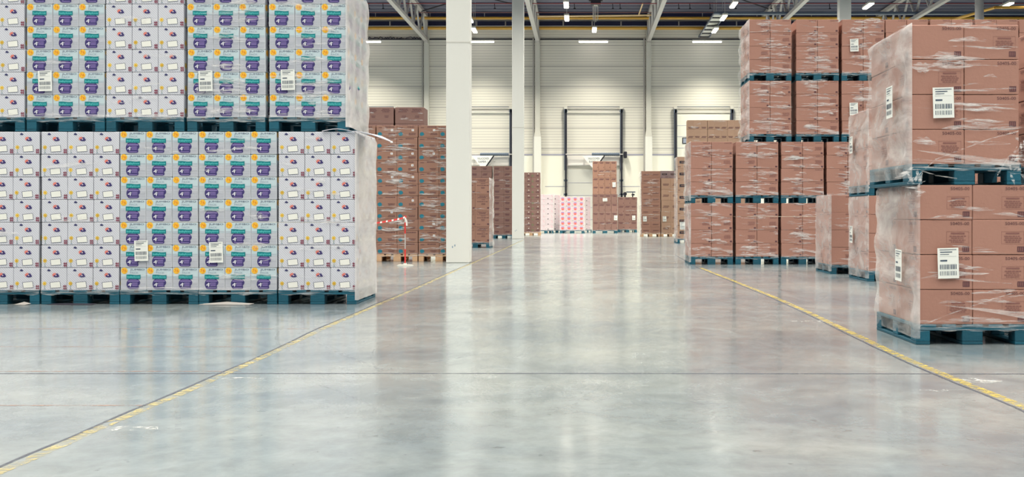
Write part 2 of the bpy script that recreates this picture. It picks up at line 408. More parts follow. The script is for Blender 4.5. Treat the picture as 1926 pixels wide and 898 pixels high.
# ceiling lamps
def lamp_fixture(X, Y, label, vis=True):
    r = empty('ceiling_lamp', (X, Y, LAMP_H)); tag(r, label, 'lamp', 'lamps of the overhead rows')
    b = MB(); b.box(-.12, .12, -.75, .75, 0, .09, 'steel_light', bev=.01); b.obj('housing', r)
    b = MB(); b.box(-.1, .1, -.72, .72, -.05, 0, 'lamp_glow', bev=.015); b.obj('diffuser', r)
    for y in (-.5, .5):
        c = MB(); c.tube((0, y, .09), (0, y, 1.5), .012, 'steel_grey', 5); c.obj('hanger', r)
for xx, yy, lab in ((1065, 10, 'pendant lamp at the top, left of black roof unit'), (1066, 35, 'pendant lamp in front of upper yellow pipe, left of roof unit'),
                (1118, 57, 'pendant lamp directly under the black roof unit'), (884, 38, 'pendant lamp half hidden by nearest pillar'), (892, 58, 'pendant lamp just right of nearest pillar, above its tube'),
                (1345, 58, 'lamp right of cable tray, lowest of its row'), (1361, 34, 'lamp beside upper end of cable tray'), (1380, 10, 'lamp at top edge, highest of row beside cable tray'),
                (1633, 12, 'lamp above the right stacks, right of white pillar top'), (1893, 11, 'lamp at top right corner above the stacks')):
    z = (LAMP_H-.03-EYE)*F/(CY-yy); lamp_fixture((xx-CX)*z/F, z, lab)
for k, xc in enumerate((689, 902, 1116, 1330)):
    z = 67.5; X, h = px(xc, 78.5, z)
    r = empty('tube_light', (X, z, h)); tag(r, ['long tube light partly behind white stacks, left end of far wall', 'long tube light right of nearest pillar on far wall',
        'long pinkish tube light above the middle dock door', 'long tube light below the cable tray, above right door'][k], 'light', 'tube lights along the far wall')
    b = MB(); b.box(-.78, .78, -.07, .07, .03, .1, 'steel_light'); b.obj('housing', r)
    b = MB(); b.tube((-.76, 0, 0), (.76, 0, 0), .055, 'tube_glow', 10); b.obj('tube', r)
    for x in (-.55, .55):
        c = MB(); c.tube((x, 0, .1), (x, 1.12, .25), .014, 'steel_grey', 5); c.obj('hanger', r)
    area('tube_downlight', (X, z, h-.08), 1.5, .12, [7, 9, 5, 26][k], (1, .95, .72), spread=math.radians(64))

# cable tray
r = empty('cable_tray', (0, 0, 0)); tag(r, 'dark-runged cable tray climbing beside lamps, top right of right door', 'tray')
za, zb = 68.2, 60.2; xl, hL = px(1312, 73, za); h2 = 10.42
b = MB()
for dx in (0, .56): b.bar((6.22+dx, za, h2), (6.22+dx, zb, h2), .05, .08, 'track_metal')
b.obj('side_rail', r)
for i in range(7):
    y = zb+i*1.33; b = MB(); b.box(6.22, 6.78, y-.1, y+.1, h2-.03, h2+.02, 'black_metal'); b.obj('rung', r)
for i in range(6):
    y = zb+i*1.33+.1; b = MB(); b.box(6.25, 6.75, y, y+1.13, h2+.02, h2+.04, 'dock_panel'); b.obj('tray_plate', r)
b = MB(); b.bar((6.2, zb, h2), (30, zb, h2), .4, .1, 'track_metal'); b.obj('cross_run', r)

# ventilation duct at the top right
b = MB(); x_, h_ = px(1842, 20, 50); b.tube((x_, 50, h_-1.5), (x_, 50, 11.7), .17, 'steel_grey', 16)
for i in range(5): b.tube((x_, 50, h_-1.3+i*.5), (x_, 50, h_-1.26+i*.5), .185, 'steel_grey', 16)
tag(b.obj('vent_duct'), 'round grey vent duct above stacks in top right corner', 'duct')
b = MB(); x_, h_ = px(1872, 14, 52); b.tube((x_, 52, h_), (x_+8, 52, h_), .06, 'yellow_pipe'); b.tube((x_, 52, h_), (x_-1.2, 57, h_), .06, 'yellow_pipe')
tag(b.obj('corner_pipe'), 'orange-yellow pipe bend by the lamp in top right corner', 'pipe')

# dock doors
def dock_door(n, xl, xr, smooth):
    z = YW-.05
    r = empty('door_%d' % n, (0, 0, 0)); tag(r, kind='structure')
    XL, _ = px(xl, 200, z); XR, _ = px(xr, 200, z); HT = EYE+(CY-203)*z/F
    if smooth:
        b = MB(); b.box(XL+.1, XR-.1, z-.06, z+.02, 0, HT-.35, 'door_panel'); b.obj('door_leaf', r)
        for k in range(1, 10):
            h = HT-.35-k*.605; g = MB(); g.box(XL+.1, XR-.1, z-.066, z-.06, h-.012, h+.012, 'stripe'); g.obj('panel_joint', r)
        for u in (XL+.42, XR-1.1):
            g = MB(); g.box(u-.05, u+.72, z-.08, z-.06, EYE+(CY-271)*z/F, EYE+(CY-259)*z/F, 'black_metal', bev=.01); g.obj('window_frame', r)
            g = MB(); g.box(u, u+.67, z-.088, z-.08, EYE+(CY-269.5)*z/F, EYE+(CY-260.5)*z/F, 'grey_glass'); g.obj('pane', r)
    else:
        b = MB(); b.box(XL+.1, XR-.1, z-.06, z+.02, 0, 3.35, 'dock_panel'); b.obj('door_leaf', r)
        for h in (1.95, 2.63, 1.3, .65):
            g = MB(); g.box(XL+.1, XR-.1, z-.066, z-.06, h-.012, h+.012, 'stripe'); g.obj('panel_joint', r)
        g = MB(); g.box(XL+.1, XR-.1, z-.1, z-.02, 3.6, 4.05, 'white_plastic'); g.obj('lintel_panel', r)
        g = MB(); g.box(XL+.1, XR-.1, z-.13, z-.1, 3.55, 3.6, 'steel_grey'); g.obj('lintel_edge', r)
    for X in (XL, XR):
        g = MB(); g.box(X-.07, X+.07, z-.2, z, 3.3 if not smooth else 2.5, HT, 'track_metal'); g.box(X-.03, X+.06, z-.24, z-.2, .9, HT-.1, 'black_metal')
        g.box(X-.04, X+.04, z-.2, z, 0, 3.4, 'track_metal'); g.obj('track', r)
        g = MB(); g.box(X-.09, X+.09, z-.22, z, HT-.08, HT+.08, 'steel_light'); g.tube((X, z-.24, HT-.2), (X, z-.2, HT-.2), .1, 'track_metal'); g.obj('cable_drum', r)
        for h in (1.2, 1.95, 2.7):
            g = MB(); g.box(X-.1, X+.1, z-.24, z-.18, h, h+.1, 'track_metal'); g.obj('hinge_roller', r)
    g = MB(); g.box(XL, XR, z-.1, z-.04, HT+.04, HT+.07, 'track_metal'); g.box(XL, XR, z-.1, z-.04, HT-.2, HT-.17, 'steel_grey'); g.obj('top_rail', r)
    if not smooth:
        h = EYE+(CY-291)*z/F
        g = MB(); g.tube((XL, z-.26, h), (XR+.1, z-.26, h), .03, 'steel_grey', 8); g.obj('spring_shaft', r)
        g = MB(); x1 = XL+(XR-XL)*.47
        n_ = 26
        for k in range(n_):
            a = x1+(XR-.1-x1)*k/n_; g.tube((a, z-.26, h), (a+(XR-.1-x1)/n_*.98, z-.26, h), .085+.006*(k % 2), 'track_metal', 10)
        g.obj('torsion_spring', r)
        g = MB(); g.box(XR+.12, XR+.3, z-.35, z-.1, h-.2, h+.15, 'black_metal', bev=.03); g.obj('motor', r)
    return XL, XR
DX = [dock_door(1, 853, 961, False), dock_door(2, 1064, 1168.5, False), dock_door(3, 1270, 1376, True), dock_door(4, 640, 745, False)]
# hanging triangular signs
for k, xc in enumerate((911, 1119)):
    z = YW-.45; b = MB()
    pts = [px(xc-24, 293, z), px(xc+18, 293, z), px(xc+1, 317, z), px(xc-4, 317, z)]
    P = [(x, z, h) for x, h in pts] + [(x, z+.03, h) for x, h in pts]
    b.mesh(P, [(0,3,2,1),(4,5,6,7),(0,1,5,4),(1,2,6,5),(2,3,7,6),(3,0,4,7)], 'sign_white')
    a0 = px(xc+18, 293, z); a1 = px(xc+1, 317, z); b.bar((a0[0], z-.01, a0[1]), (a1[0], z-.01, a1[1]), .07, .05, 'black_metal')
    x0, h0 = px(xc-13, 300.5, z); q = Print(b, 'F'); 
    vs_, fs = text_mesh('VALKOOMEN'); b.mesh([(x0+x*.62, z-.012, h0+y*.12) for x, y in vs_], fs, 'slate_ink')
    x0, h0 = px(xc-11, 306.5, z); vs_, fs = text_mesh('RAMPA ' + '12'[k]); b.mesh([(x0+x*.5, z-.012, h0+y*.12) for x, y in vs_], fs, 'slate_ink')
    b.box(pts[0][0]+.1, pts[0][0]+.15, z+.02, YW-.03, pts[0][1]-.1, pts[0][1]-.05, 'steel_grey'); b.box(pts[1][0]-.3, pts[1][0]-.25, z+.02, YW-.03, pts[0][1]-.1, pts[0][1]-.05, 'steel_grey')
    tag(b.obj('dock_sign'), ['white triangular sign hanging at left dock door behind brown stacks', 'white triangular sign hanging at middle dock door'][k], 'sign', 'dock number signs')
    p = bpy.data.objects

# small wheeled equipment against the wall (seen over a brown stack)
z = 68.05; r = empty('hand_cart', (px(1183, 362, z)[0], z, 0)); tag(r, 'small dark wheeled cart frame against wall, right of middle door', 'cart')
X = lambda v: px(v, 362, z)[0]-px(1183, 362, z)[0]
b = MB(); b.bar((X(1178), 0, px(0, 361.5, z)[1]), (X(1195), 0, px(0, 361.5, z)[1]), .06, .06, 'track_metal'); b.obj('handle_bar', r)
b = MB(); b.tube((X(1175.5), -.08, px(0, 365, z)[1]), (X(1175.5), .08, px(0, 365, z)[1]), .1, 'black_metal', 14); b.box(X(1174), X(1177), 0, .06, 0, px(0, 365, z)[1], 'black_metal'); b.obj('motor_head', r)
b = MB(); b.box(X(1188), X(1193.5), -.08, .08, px(0, 368, z)[1], px(0, 365, z)[1], 'black_metal'); b.bar((X(1190), 0, px(0, 365, z)[1]), (X(1190), 0, px(0, 361, z)[1]), .04, .04, 'track_metal'); b.box(X(1190)-.03, X(1190)+.03, 0, .05, 0, px(0, 368, z)[1], 'black_metal'); b.obj('clamp', r)

# ------------------------------------------------------------------ floor markings
def strip(name, pts, wd, m, label, cat, h=.0015, kind=None):
    b = MB()
    for (xa, ya), (xb, yb) in zip(pts[:-1], pts[1:]):
        d = Vector((xb-xa, yb-ya)).normalized(); n_ = Vector((-d.y, d.x))*wd/2
        b.face([(xa-n_.x, ya-n_.y, h), (xb-n_.x, yb-n_.y, h), (xb+n_.x, yb+n_.y, h), (xa+n_.x, ya+n_.y, h)], m)
    o = b.obj(name); tag(o, label, cat, kind=kind); return o
def fl(x, y): z = zfloor(y); return ((x-CX)*z/F, z)
def seg(pts, n=10, j=.006, seed=1):
    r = random.Random(seed); out = []
    for a, c in zip(pts[:-1], pts[1:]):
        for i in range(n): t = i/n; out.append((a[0]+(c[0]-a[0])*t+r.uniform(-j, j), a[1]+(c[1]-a[1])*t))
    return out+[pts[-1]]
LL = [fl(-60, 914), fl(80, 854), fl(214, 794), fl(369, 729), fl(498, 671), fl(611, 617), fl(685, 585), fl(785, 542), fl(860, 508), fl(930, 477), fl(984, 452)]
RL = [fl(1990, 797), fl(1926, 766), fl(1725, 685), fl(1640, 645), fl(1521, 588), fl(1450, 557), fl(1317, 504)]
strip('floor_line', seg(LL, 8, .004, 1), .055, 'pale_yellow', 'worn pale yellow floor line left of the aisle', 'line')
strip('floor_line', seg(RL, 8, .004, 2), .06, 'worn_yellow', 'bright yellow floor line right of the aisle', 'line')
strip('floor_joint', [(x-.04, y) for x, y in seg(LL, 4, .008, 4)], .018, 'joint_dark', 'dark crack running along left yellow line', 'joint', .0012)
strip('floor_joint', [(x-.05, y) for x, y in seg(RL, 4, .004, 5)]+[fl(1270, 480)], .018, 'joint_dark', 'dark crack running along right yellow line', 'joint', .0012)
strip('floor_joint', [(-9, 7.36), (0, 7.38), (9, 7.30)], .03, 'joint_dark', 'dark joint crossing the whole foreground floor', 'joint', .001)
strip('floor_joint', [(-9, zfloor(763)), (-2.1, zfloor(763.5))], .03, 'joint_rust', 'rusty joint on floor at lower left', 'joint', .001)
strip('floor_joint', [(-9, 7.46), (-2, 7.48)], .035, 'joint_rust', 'rusty streak just behind the crossing joint, left side', 'joint', .0009)
strip('floor_joint', [(-9, zfloor(652)), (-2.3, zfloor(653))], .03, 'joint_rust', 'faint joint on floor between white stacks and crossing joint', 'joint', .001)
strip('floor_joint', [(-6, zfloor(619)), (-2.1, zfloor(619))], .04, 'joint_rust', 'faintest joint nearest the white stacks', 'joint', .001)
# tyre scuffs and scrapes
r = random.Random(11)
for k in range(16):
    x0 = r.uniform(-2.2, 2.6); y0 = r.uniform(4.8, 15); pts = []
    a = r.uniform(-.5, .5)+PI/2; L_ = r.uniform(.8, 2.6); cv = r.uniform(-.5, .5)
    for i in range(9):
        pts.append((x0, y0)); x0 += math.cos(a)*L_/8; y0 += math.sin(a)*L_/8; a += cv/8
    strip('floor_scuff', pts, r.uniform(.012, .04), 'tire_scuff', 'faint dark tyre scuff on the polished aisle floor', 'scuff', .0011).__setitem__('group', 'tyre scuffs on the floor')
for k, (x_, y_, ln, wd, lab) in enumerate(((1835, 716, .28, .10, 'white chipped patch on right crossing joint beside yellow line'), (1800, 735, .4, .05, 'white scraped patch below the right crossing joint'),
        (450, 713, .26, .07, 'white scrape on floor beside left yellow line'), (245, 806, .3, .06, 'white scrape on floor at lower left beside line'), (1530, 605, .5, .07, 'pale scrape on floor left of the near right pallet'))):
    x0, y0 = fl(x_, y_); b = MB(); rr = random.Random(k); n_ = 12
    b.face([(x0+math.cos(2*PI*i/n_)*ln/2*rr.uniform(.7, 1.1), y0+math.sin(2*PI*i/n_)*wd*rr.uniform(.6, 1.4), .0014) for i in range(n_)], 'white_scuff')
    tag(b.obj('floor_scrape'), lab, 'scrape')

# ------------------------------------------------------------------ pallets
def pallet_proto(material):
    r = empty('pallet', (0, 0, -50)); W_, D_ = .8, 1.2
    b = MB()
    for i, (a, c) in enumerate(((0, .145), (.185, .285), (.3275, .4725), (.515, .615), (.655, .8))): b.box(a-.4, c-.4, 0, D_, .122, .144, material, bev=.003)
    b.obj('top_deck', r)
    for y in (0, .5275, 1.055):
        b = MB(); b.box(-.4, .4, y, y+.145, .100, .1215, material, bev=.003); b.obj('cross_board', r)
        for x, w_ in ((-.4, .1), (-.0725, .145), (.3, .1)):
            b = MB(); b.box(x, x+w_, y, y+.145, .0225, .0995, material, bev=.004); b.obj('block', r)
    for x, w_ in ((-.4, .1), (-.0725, .145), (.3, .1)):
        b = MB(); b.box(x, x+w_, 0, D_, 0, .022, material, bev=.003); b.obj('bottom_board', r)
    return r
def copy_tree(o, parent=None):
    c = o.copy(); C.objects.link(c); c.parent = parent
    for ch in o.children: copy_tree(ch, c)
    return c
PP = {'teal': pallet_proto('teal_wood'), 'wood': pallet_proto('bare_wood')}
PUSED = {}
def place_pallet(kind, x, y, z, label, rz=0, sx=1, group=None, jit=True):
    c = copy_tree(PP[kind]); c.location = (x, y, z); c.rotation_euler = (0, 0, rz); c.scale = (sx, 1, 1)
    c['label'] = label; c['category'] = 'pallet'
    if group: c['group'] = group
    return c

# ------------------------------------------------------------------ carton prototypes (origin: bottom centre of the front face)
def carton(name, w_, d, h, base, printer, seed=0, sides=''):
    b = MB(); b.box(-w_/2+.0012, w_/2-.0012, 0, d, 0, h-.0035, base, bev=.0035)
    printer(Print(b, 'F', (-w_/2, 0)), w_, h, seed)
    if 'R' in sides: printer(Print(b, 'R', (0, 0), w_/2, d), d, h, seed+50)
    if 'L' in sides: printer(Print(b, 'L', (0, 0), -w_/2, d), d, h, seed+90)
    return (name, b.data(name), w_, d, h)

def pr_jumbo(p, w_, h, s):
    e = .006
    p.rect(e, w_-e, h*.52, h-e, 'jumbo_tint', 0); p.rect(w_*.42, w_-e, h*.30, h*.52, 'jumbo_card', 0)
    for i in range(10):
        v = h*(.06+i*.058); p.rect(e, w_-e, v, v+.0035, 'stripe', 1)
    p.disc(w_*.15, h*.86, w_*.125, h*.14, 'yellow_ink', 2); p.text('76', w_*.065, h*.80, w_*.17, h*.13, 'orange_ink', 3)
    p.rect(w_*.12, w_*.19, h*.755, h*.768, 'orange_ink', 3)
    p.text('JUMBO', w_*.37, h*.845, w_*.56, h*.105, 'slate_ink', 2); p.text('PACK', w_*.37, h*.735, w_*.32, h*.075, 'slate_ink_pale', 2)
    # round badge, cut off at the bottom, with a bite out of its right side
    n = 26; pts = []
    cx_, cy_, ru, rv = w_*.50, h*.275, w_*.27, h*.29
    for i in range(n):
        a = 2*PI*i/n; u = cx_+ru*math.cos(a); v = cy_+rv*math.sin(a)
        if -.55 < math.sin(a) < .1 and math.cos(a) > 0: u -= w_*(.07 if i % 2 else .025)
        pts.append((u, max(v, .012)))
    p.poly(pts, 'purple_ink', 2)
    p.rect(w_*.29, w_*.71, h*.385, h*.43, 'lilac_ink', 3); p.rect(w_*.36, w_*.62, h*.465, h*.48, 'lilac_ink', 3)
    p.text('4', w_*.285, h*.16, w_*.13, h*.17, 'white_ink', 3); p.text('+', w_*.40, h*.26, w_*.045, h*.06, 'white_ink', 3)
    for v in (.31, .25, .19): p.rect(w_*.45, w_*.66, h*v, h*(v+.028), 'lilac_ink', 3)
    p.rect(w_*.34, w_*.66, h*.09, h*.115, 'lilac_ink', 3)
    # waving flag banner
    m_ = 10; top = []; bot = []
    for i in range(m_+1):
        t = i/m_; u = w_*(.23+.545*t); o = h*.012*math.sin(t*2*PI)
        top.append((u, h*.69+o-(h*.03*t*(1-t)))); bot.append((u, h*.50+o*.5))
    p.poly(bot+top[::-1], 'teal_ink', 4); p.text('babylove', w_*.27, h*.525, w_*.47, h*.115, 'cyan_ink', 5)
def pr_cloud(p, w_, h, s):
    def cloud(u, v, k, m, a):
        p.disc(u, v, a, a*.42, m, a and k); p.disc(u-a*.1, v+a*.35, a*.5, a*.4, m, k+1)
    cloud(w_*.31, h*.87, 1, 'navy_ink', w_*.07)
    for i in range(7):
        a = PI*.15+i*PI*.15; u = w_*.52; v = h*.68
        p.poly([(u+math.cos(a-.09)*w_*.05, v+math.sin(a-.09)*w_*.05), (u+math.cos(a)*w_*.125, v+math.sin(a)*w_*.125), (u+math.cos(a+.09)*w_*.05, v+math.sin(a+.09)*w_*.05)], 'sun_ink', 1)
    p.disc(w_*.53, h*.67, w_*.085, h*.085, 'sun_ink', 1)
    p.disc(w_*.60, h*.63, w_*.115, h*.055, 'purple_ink', 2); p.disc(w_*.62, h*.69, w_*.055, h*.055, 'purple_ink', 3); p.disc(w_*.585, h*.66, w_*.03, h*.03, 'pink_card', 4)
    for i in range(8):
        a = i*PI/4; p.disc(w_*.14+math.cos(a)*w_*.05, h*.30+math.sin(a)*w_*.05, w_*.03, w_*.03, 'flower_ink', 1, 8)
    p.disc(w_*.14, h*.30, w_*.04, w_*.04, 'yellow_ink', 2, 10); p.disc(w_*.14, h*.30, w_*.014, w_*.014, 'fence_ink', 3, 8)
    p.rect(w_*.135, w_*.148, h*.04, h*.21, 'green_ink', 1); p.disc(w_*.15, h*.06, w_*.035, h*.02, 'slate_ink_pale', 2, 8)
    q = lambda u, v: (w_*u, h*v)
    p.poly([q(.37, .08), q(.77, .11), q(.74, .40), q(.34, .35)], 'slate_ink', 1); p.poly([q(.385, .10), q(.755, .128), q(.728, .38), q(.36, .335)], 'cream_panel', 2)
    for u in (.885, .95): p.rect(w_*u, w_*(u+.025), h*.015, h*.235, 'fence_ink', 1)
    for v in (.07, .16): p.rect(w_*.85, w_*.99, h*v, h*(v+.035), 'fence_ink', 2)
def pr_blank(p, w_, h, s): pass
def pr_504(p, w_, h, s):
    p.text('50405-00', w_*.60, h*.845, w_*.345, h*.085, 'kraft_ink', 1)
    p.rect(w_*.82, w_*.945, h*.075, h*.23, 'kraft_ink', 1)
    for i in range(3): p.rect(w_*(.835+i*.035), w_*(.85+i*.035), h*.1, h*.205, 'kraft_ink_faint', 2)
    if s % 3 != 1:
        a, c, d, e = w_*.53, w_*.94, h*.30, h*.66
        for r_ in ((a, c, d, d+.0015), (a, c, e-.0015, e), (a, a+.0015, d, e), (c-.0015, c, d, e)): p.rect(*r_, 'kraft_ink_faint', 1)
        p.rect(w_*.61, w_*.86, h*.585, h*.625, 'kraft_ink_faint', 1); p.dashes(w_*.56, w_*.92, h*.33, h*.55, 4, 'kraft_ink_faint', s, 1)
def pr_504small(p, w_, h, s):
    p.text('50405-00', w_*.60, h*.86, w_*.34, h*.075, 'kraft_ink', 1)
    p.rect(w_*.85, w_*.95, h*.08, h*.2, 'kraft_ink', 1)
    if s % 2: p.dashes(w_*.56, w_*.92, h*.34, h*.62, 4, 'kraft_ink_faint', s, 1)
def pr_teal(p, w_, h, s):
    n = 12; r = random.Random(s)
    p.poly([(w_*.17+w_*.11*r.uniform(.85, 1.1)*math.cos(2*PI*i/n), h*.26+h*.17*r.uniform(.85, 1.1)*math.sin(2*PI*i/n)) for i in range(n)], 'blue_patch', 1)
    p.dashes(w_*.08, w_*.32, h*.76, h*.86, 1, 'kraft_ink', s, 1); p.dashes(w_*.42, w_*.92, h*.80, h*.92, 1, 'kraft_ink', s+1, 1)
    p.dashes(w_*.55, w_*.92, h*.16, h*.36, 2, 'kraft_ink', s+2, 1)
    if s % 3: p.rect(w_*.70, w_*.81, h*.50, h*.68, 'cream_panel', 1); p.rect(w_*.735, w_*.775, h*.55, h*.63, 'lilac_ink', 2)
def pr_outline(p, w_, h, s):
    a, c, d, e = w_*.12, w_*.9, h*.72, h*.94
    for r_ in ((a, c, d, d+.006), (a, c, e-.006, e), (a, a+.006, d, e), (c-.006, c, d, e)): p.rect(*r_, 'kraft_ink', 1)
    p.dashes(w_*.18, w_*.85, h*.76, h*.90, 2, 'kraft_ink', s, 1); p.dashes(w_*.38, w_*.75, h*.62, h*.68, 1, 'kraft_ink', s+1, 1)
    p.dashes(w_*.1, w_*.95, h*.50, h*.57, 1, 'kraft_ink', s+2, 1); p.dashes(w_*.4, w_*.7, h*.33, h*.45, 2, 'kraft_ink', s+3, 1)
    p.rect(w_*.82, w_*.96, h*.1, h*.19, 'kraft_ink', 1); p.dashes(w_*.08, w_*.4, h*.1, h*.15, 1, 'kraft_ink', s+4, 1)
def pr_blot(p, w_, h, s): p.dashes(w_*.1, w_*.6, h*.35, h*.7, 2, 'kraft_ink', s, 1, .8)
def pr_dot(p, w_, h, s):
    p.disc(w_*.75, h*.72, w_*.05, h*.07, 'label_paper', 1, 8); p.dashes(w_*.5, w_*.97, h*.25, h*.5, 1, 'kraft_ink', s, 1, .9); p.dashes(w_*.05, w_*.3, h*.2, h*.55, 3, 'green_ink', s+1, 1)
def pr_black(p, w_, h, s):
    p.rect(w_*.2, w_*.78, h*.42, h*.64, 'black_metal', 1); p.dashes(w_*.26, w_*.72, h*.48, h*.59, 1, 'kraft_old', s, 2); p.dashes(w_*.55, w_*.92, h*.08, h*.24, 2, 'kraft_ink', s+1, 1); p.dashes(w_*.04, w_*.3, h*.1, h*.2, 1, 'kraft_ink', s+2, 1)
def pr_lines(p, w_, h, s): p.dashes(w_*.15, w_*.85, h*.30, h*.52, 3, 'kraft_ink', s, 1)
def pr_low(p, w_, h, s): p.dashes(w_*.1, w_*.9, h*.08, h*.26, 2, 'kraft_ink', s, 1, .75)
def pr_pair(p, w_, h, s):
    for u in (.1, .56):
        p.dashes(w_*u, w_*(u+.36), h*.68, h*.92, 3, 'kraft_ink', s, 1); p.dashes(w_*(u+.12), w_*(u+.28), h*.35, h*.5, 2, 'kraft_ink', s+3, 1)
    p.rect(w_*.05, w_*.95, h*.62, h*.63, 'kraft_ink_faint', 1)
def pr_tiny(p, w_, h, s): p.dashes(w_*.1, w_*.9, h*.7, h*.9, 2, 'kraft_ink', s, 1, .8); p.rect(w_*.8, w_*.9, h*.2, h*.3, 'kraft_ink', 1)
def pr_white_dot(p, w_, h, s):
    p.disc(w_*.3, h*.2, w_*.07, h*.1, 'black_metal', 1, 10); p.disc(w_*.8, h*.6, w_*.05, h*.05, 'pink_ink', 1, 8); p.disc(w_*.75, h*.85, w_*.04, h*.05, 'pink_ink', 1, 8)
def pr_pink(p, w_, h, s):
    p.disc(w_*.5, h*.45, w_*.27, h*.34, 'pink_ink', 1); p.disc(w_*.5, h*.38, w_*.12, h*.12, 'orange_ink', 2); p.rect(w_*.28, w_*.72, h*.62, h*.78, 'lilac_ink', 3)
    p.disc(w_*.88, h*.93, w_*.06, h*.05, 'flower_ink', 1, 8); p.disc(w_*.12, h*.06, w_*.06, h*.05, 'teal_ink', 1, 8)

VAR = {}
def protos(key, name, w_, d, h, base, pr, n=3, sides=''):
    VAR[key] = [carton(name, w_, d, h, base, pr, s, sides) for s in range(n)]

ORD = ['bottom', 'second', 'third', 'fourth', 'fifth', 'sixth', 'seventh', 'eighth', 'ninth', 'tenth', 'eleventh', 'top']
def colname(i, n):
    if n == 1: return 'only column'
    if n == 2: return ['left column', 'right column'][i]
    if n == 3: return ['left column', 'middle column', 'right column'][i]
    return ['leftmost column', 'second column', 'third column', 'rightmost column'][i]
def load(key, x0, y0, z0, W_, ncol, nrow, what, phrase, group, jit=.004, gap=.004, skipcols=(), deep=None, depthw=None, rz=0, dside='R', ndeep=3):
    """cartons of one pallet load. x0: left edge, y0: front, z0: bottom. deep cartons are added behind the visible side column"""
    r = random.Random(hash_(phrase)); protos_ = VAR[key]; cw = W_/ncol; h = protos_[0][4]
    for row in range(nrow):
        rj = r.uniform(-jit, jit)
        for col in range(ncol):
            if col in skipcols: continue
            layers = 1
            if deep and ((dside == 'R' and col == ncol-1) or (dside == 'L' and col == 0)): layers = ndeep
            for k in range(layers):
                nm, me, w_, d, h = protos_[r.randrange(len(protos_))]
                o = bpy.data.objects.new(nm, me); C.objects.link(o)
                o.location = (x0+cw*(col+.5)+rj+r.uniform(-jit, jit)*.2, y0+k*(d+.004)+r.uniform(0, jit*.8), z0+row*(h+.0005)+.0002)
                o.rotation_euler = (0, 0, r.uniform(-.004, .004) if k == 0 else 0)
                rn = ORD[row] if row < nrow-1 else 'top'
                if k == 0: o['label'] = f'{what}, {rn} layer, {colname(col, ncol)}, {phrase}'
                else: o['label'] = f'{what}, {rn} layer, {["", "second", "third"][k]} back on side, {phrase}'
                o['category'] = 'box'; o['group'] = group
    return z0+nrow*(h+.0005)
def hash_(s):
    v = 7
    for c in s: v = (v*131+ord(c)) % 1000003
    return v

# ------------------------------------------------------------------ stretch film
def label_sheet(parent, x, y, z, w_=.14, h=.2, side=None, lab=None, seed=0):
    b = MB(); r = random.Random(seed); t = r.uniform(-.04, .04)
    def R(u0, u1, v0, v1, m, k):
        pts = []
        for u, v in ((u0, v0), (u1, v0), (u1, v1), (u0, v1)):
            a = (u-.5)*w_; c = (v-.5)*h; a, c = a*math.cos(t)-c*math.sin(t), a*math.sin(t)+c*math.cos(t)
            pts.append((a, -.0015*k, c) if side is None else ((-.0015*k, -a, c) if side == 'L' else (.0015*k, a, c)))
        b.face(pts, m)
    R(0, 1, 0, 1, 'label_paper', 0); R(.1, .9, .93, .95, 'label_ink', 1); R(.12, .7, .85, .88, 'label_ink', 1); R(.12, .55, .78, .8, 'label_ink', 1)
    R(.1, .9, .72, .725, 'label_ink', 1); R(.12, .45, .56, .61, 'label_ink', 1)
    u = .1
    while u < .88:
        a = r.uniform(.015, .05); R(u, u+a, .30, .46, 'label_ink', 1); R(u, u+a*.7, .1, .24, 'label_ink', 1); u += a+r.uniform(.02, .04)
    o = b.obj('shipping_label', parent, (x, y, z)); o['label'] = lab or 'white shipping label with barcodes'; return o

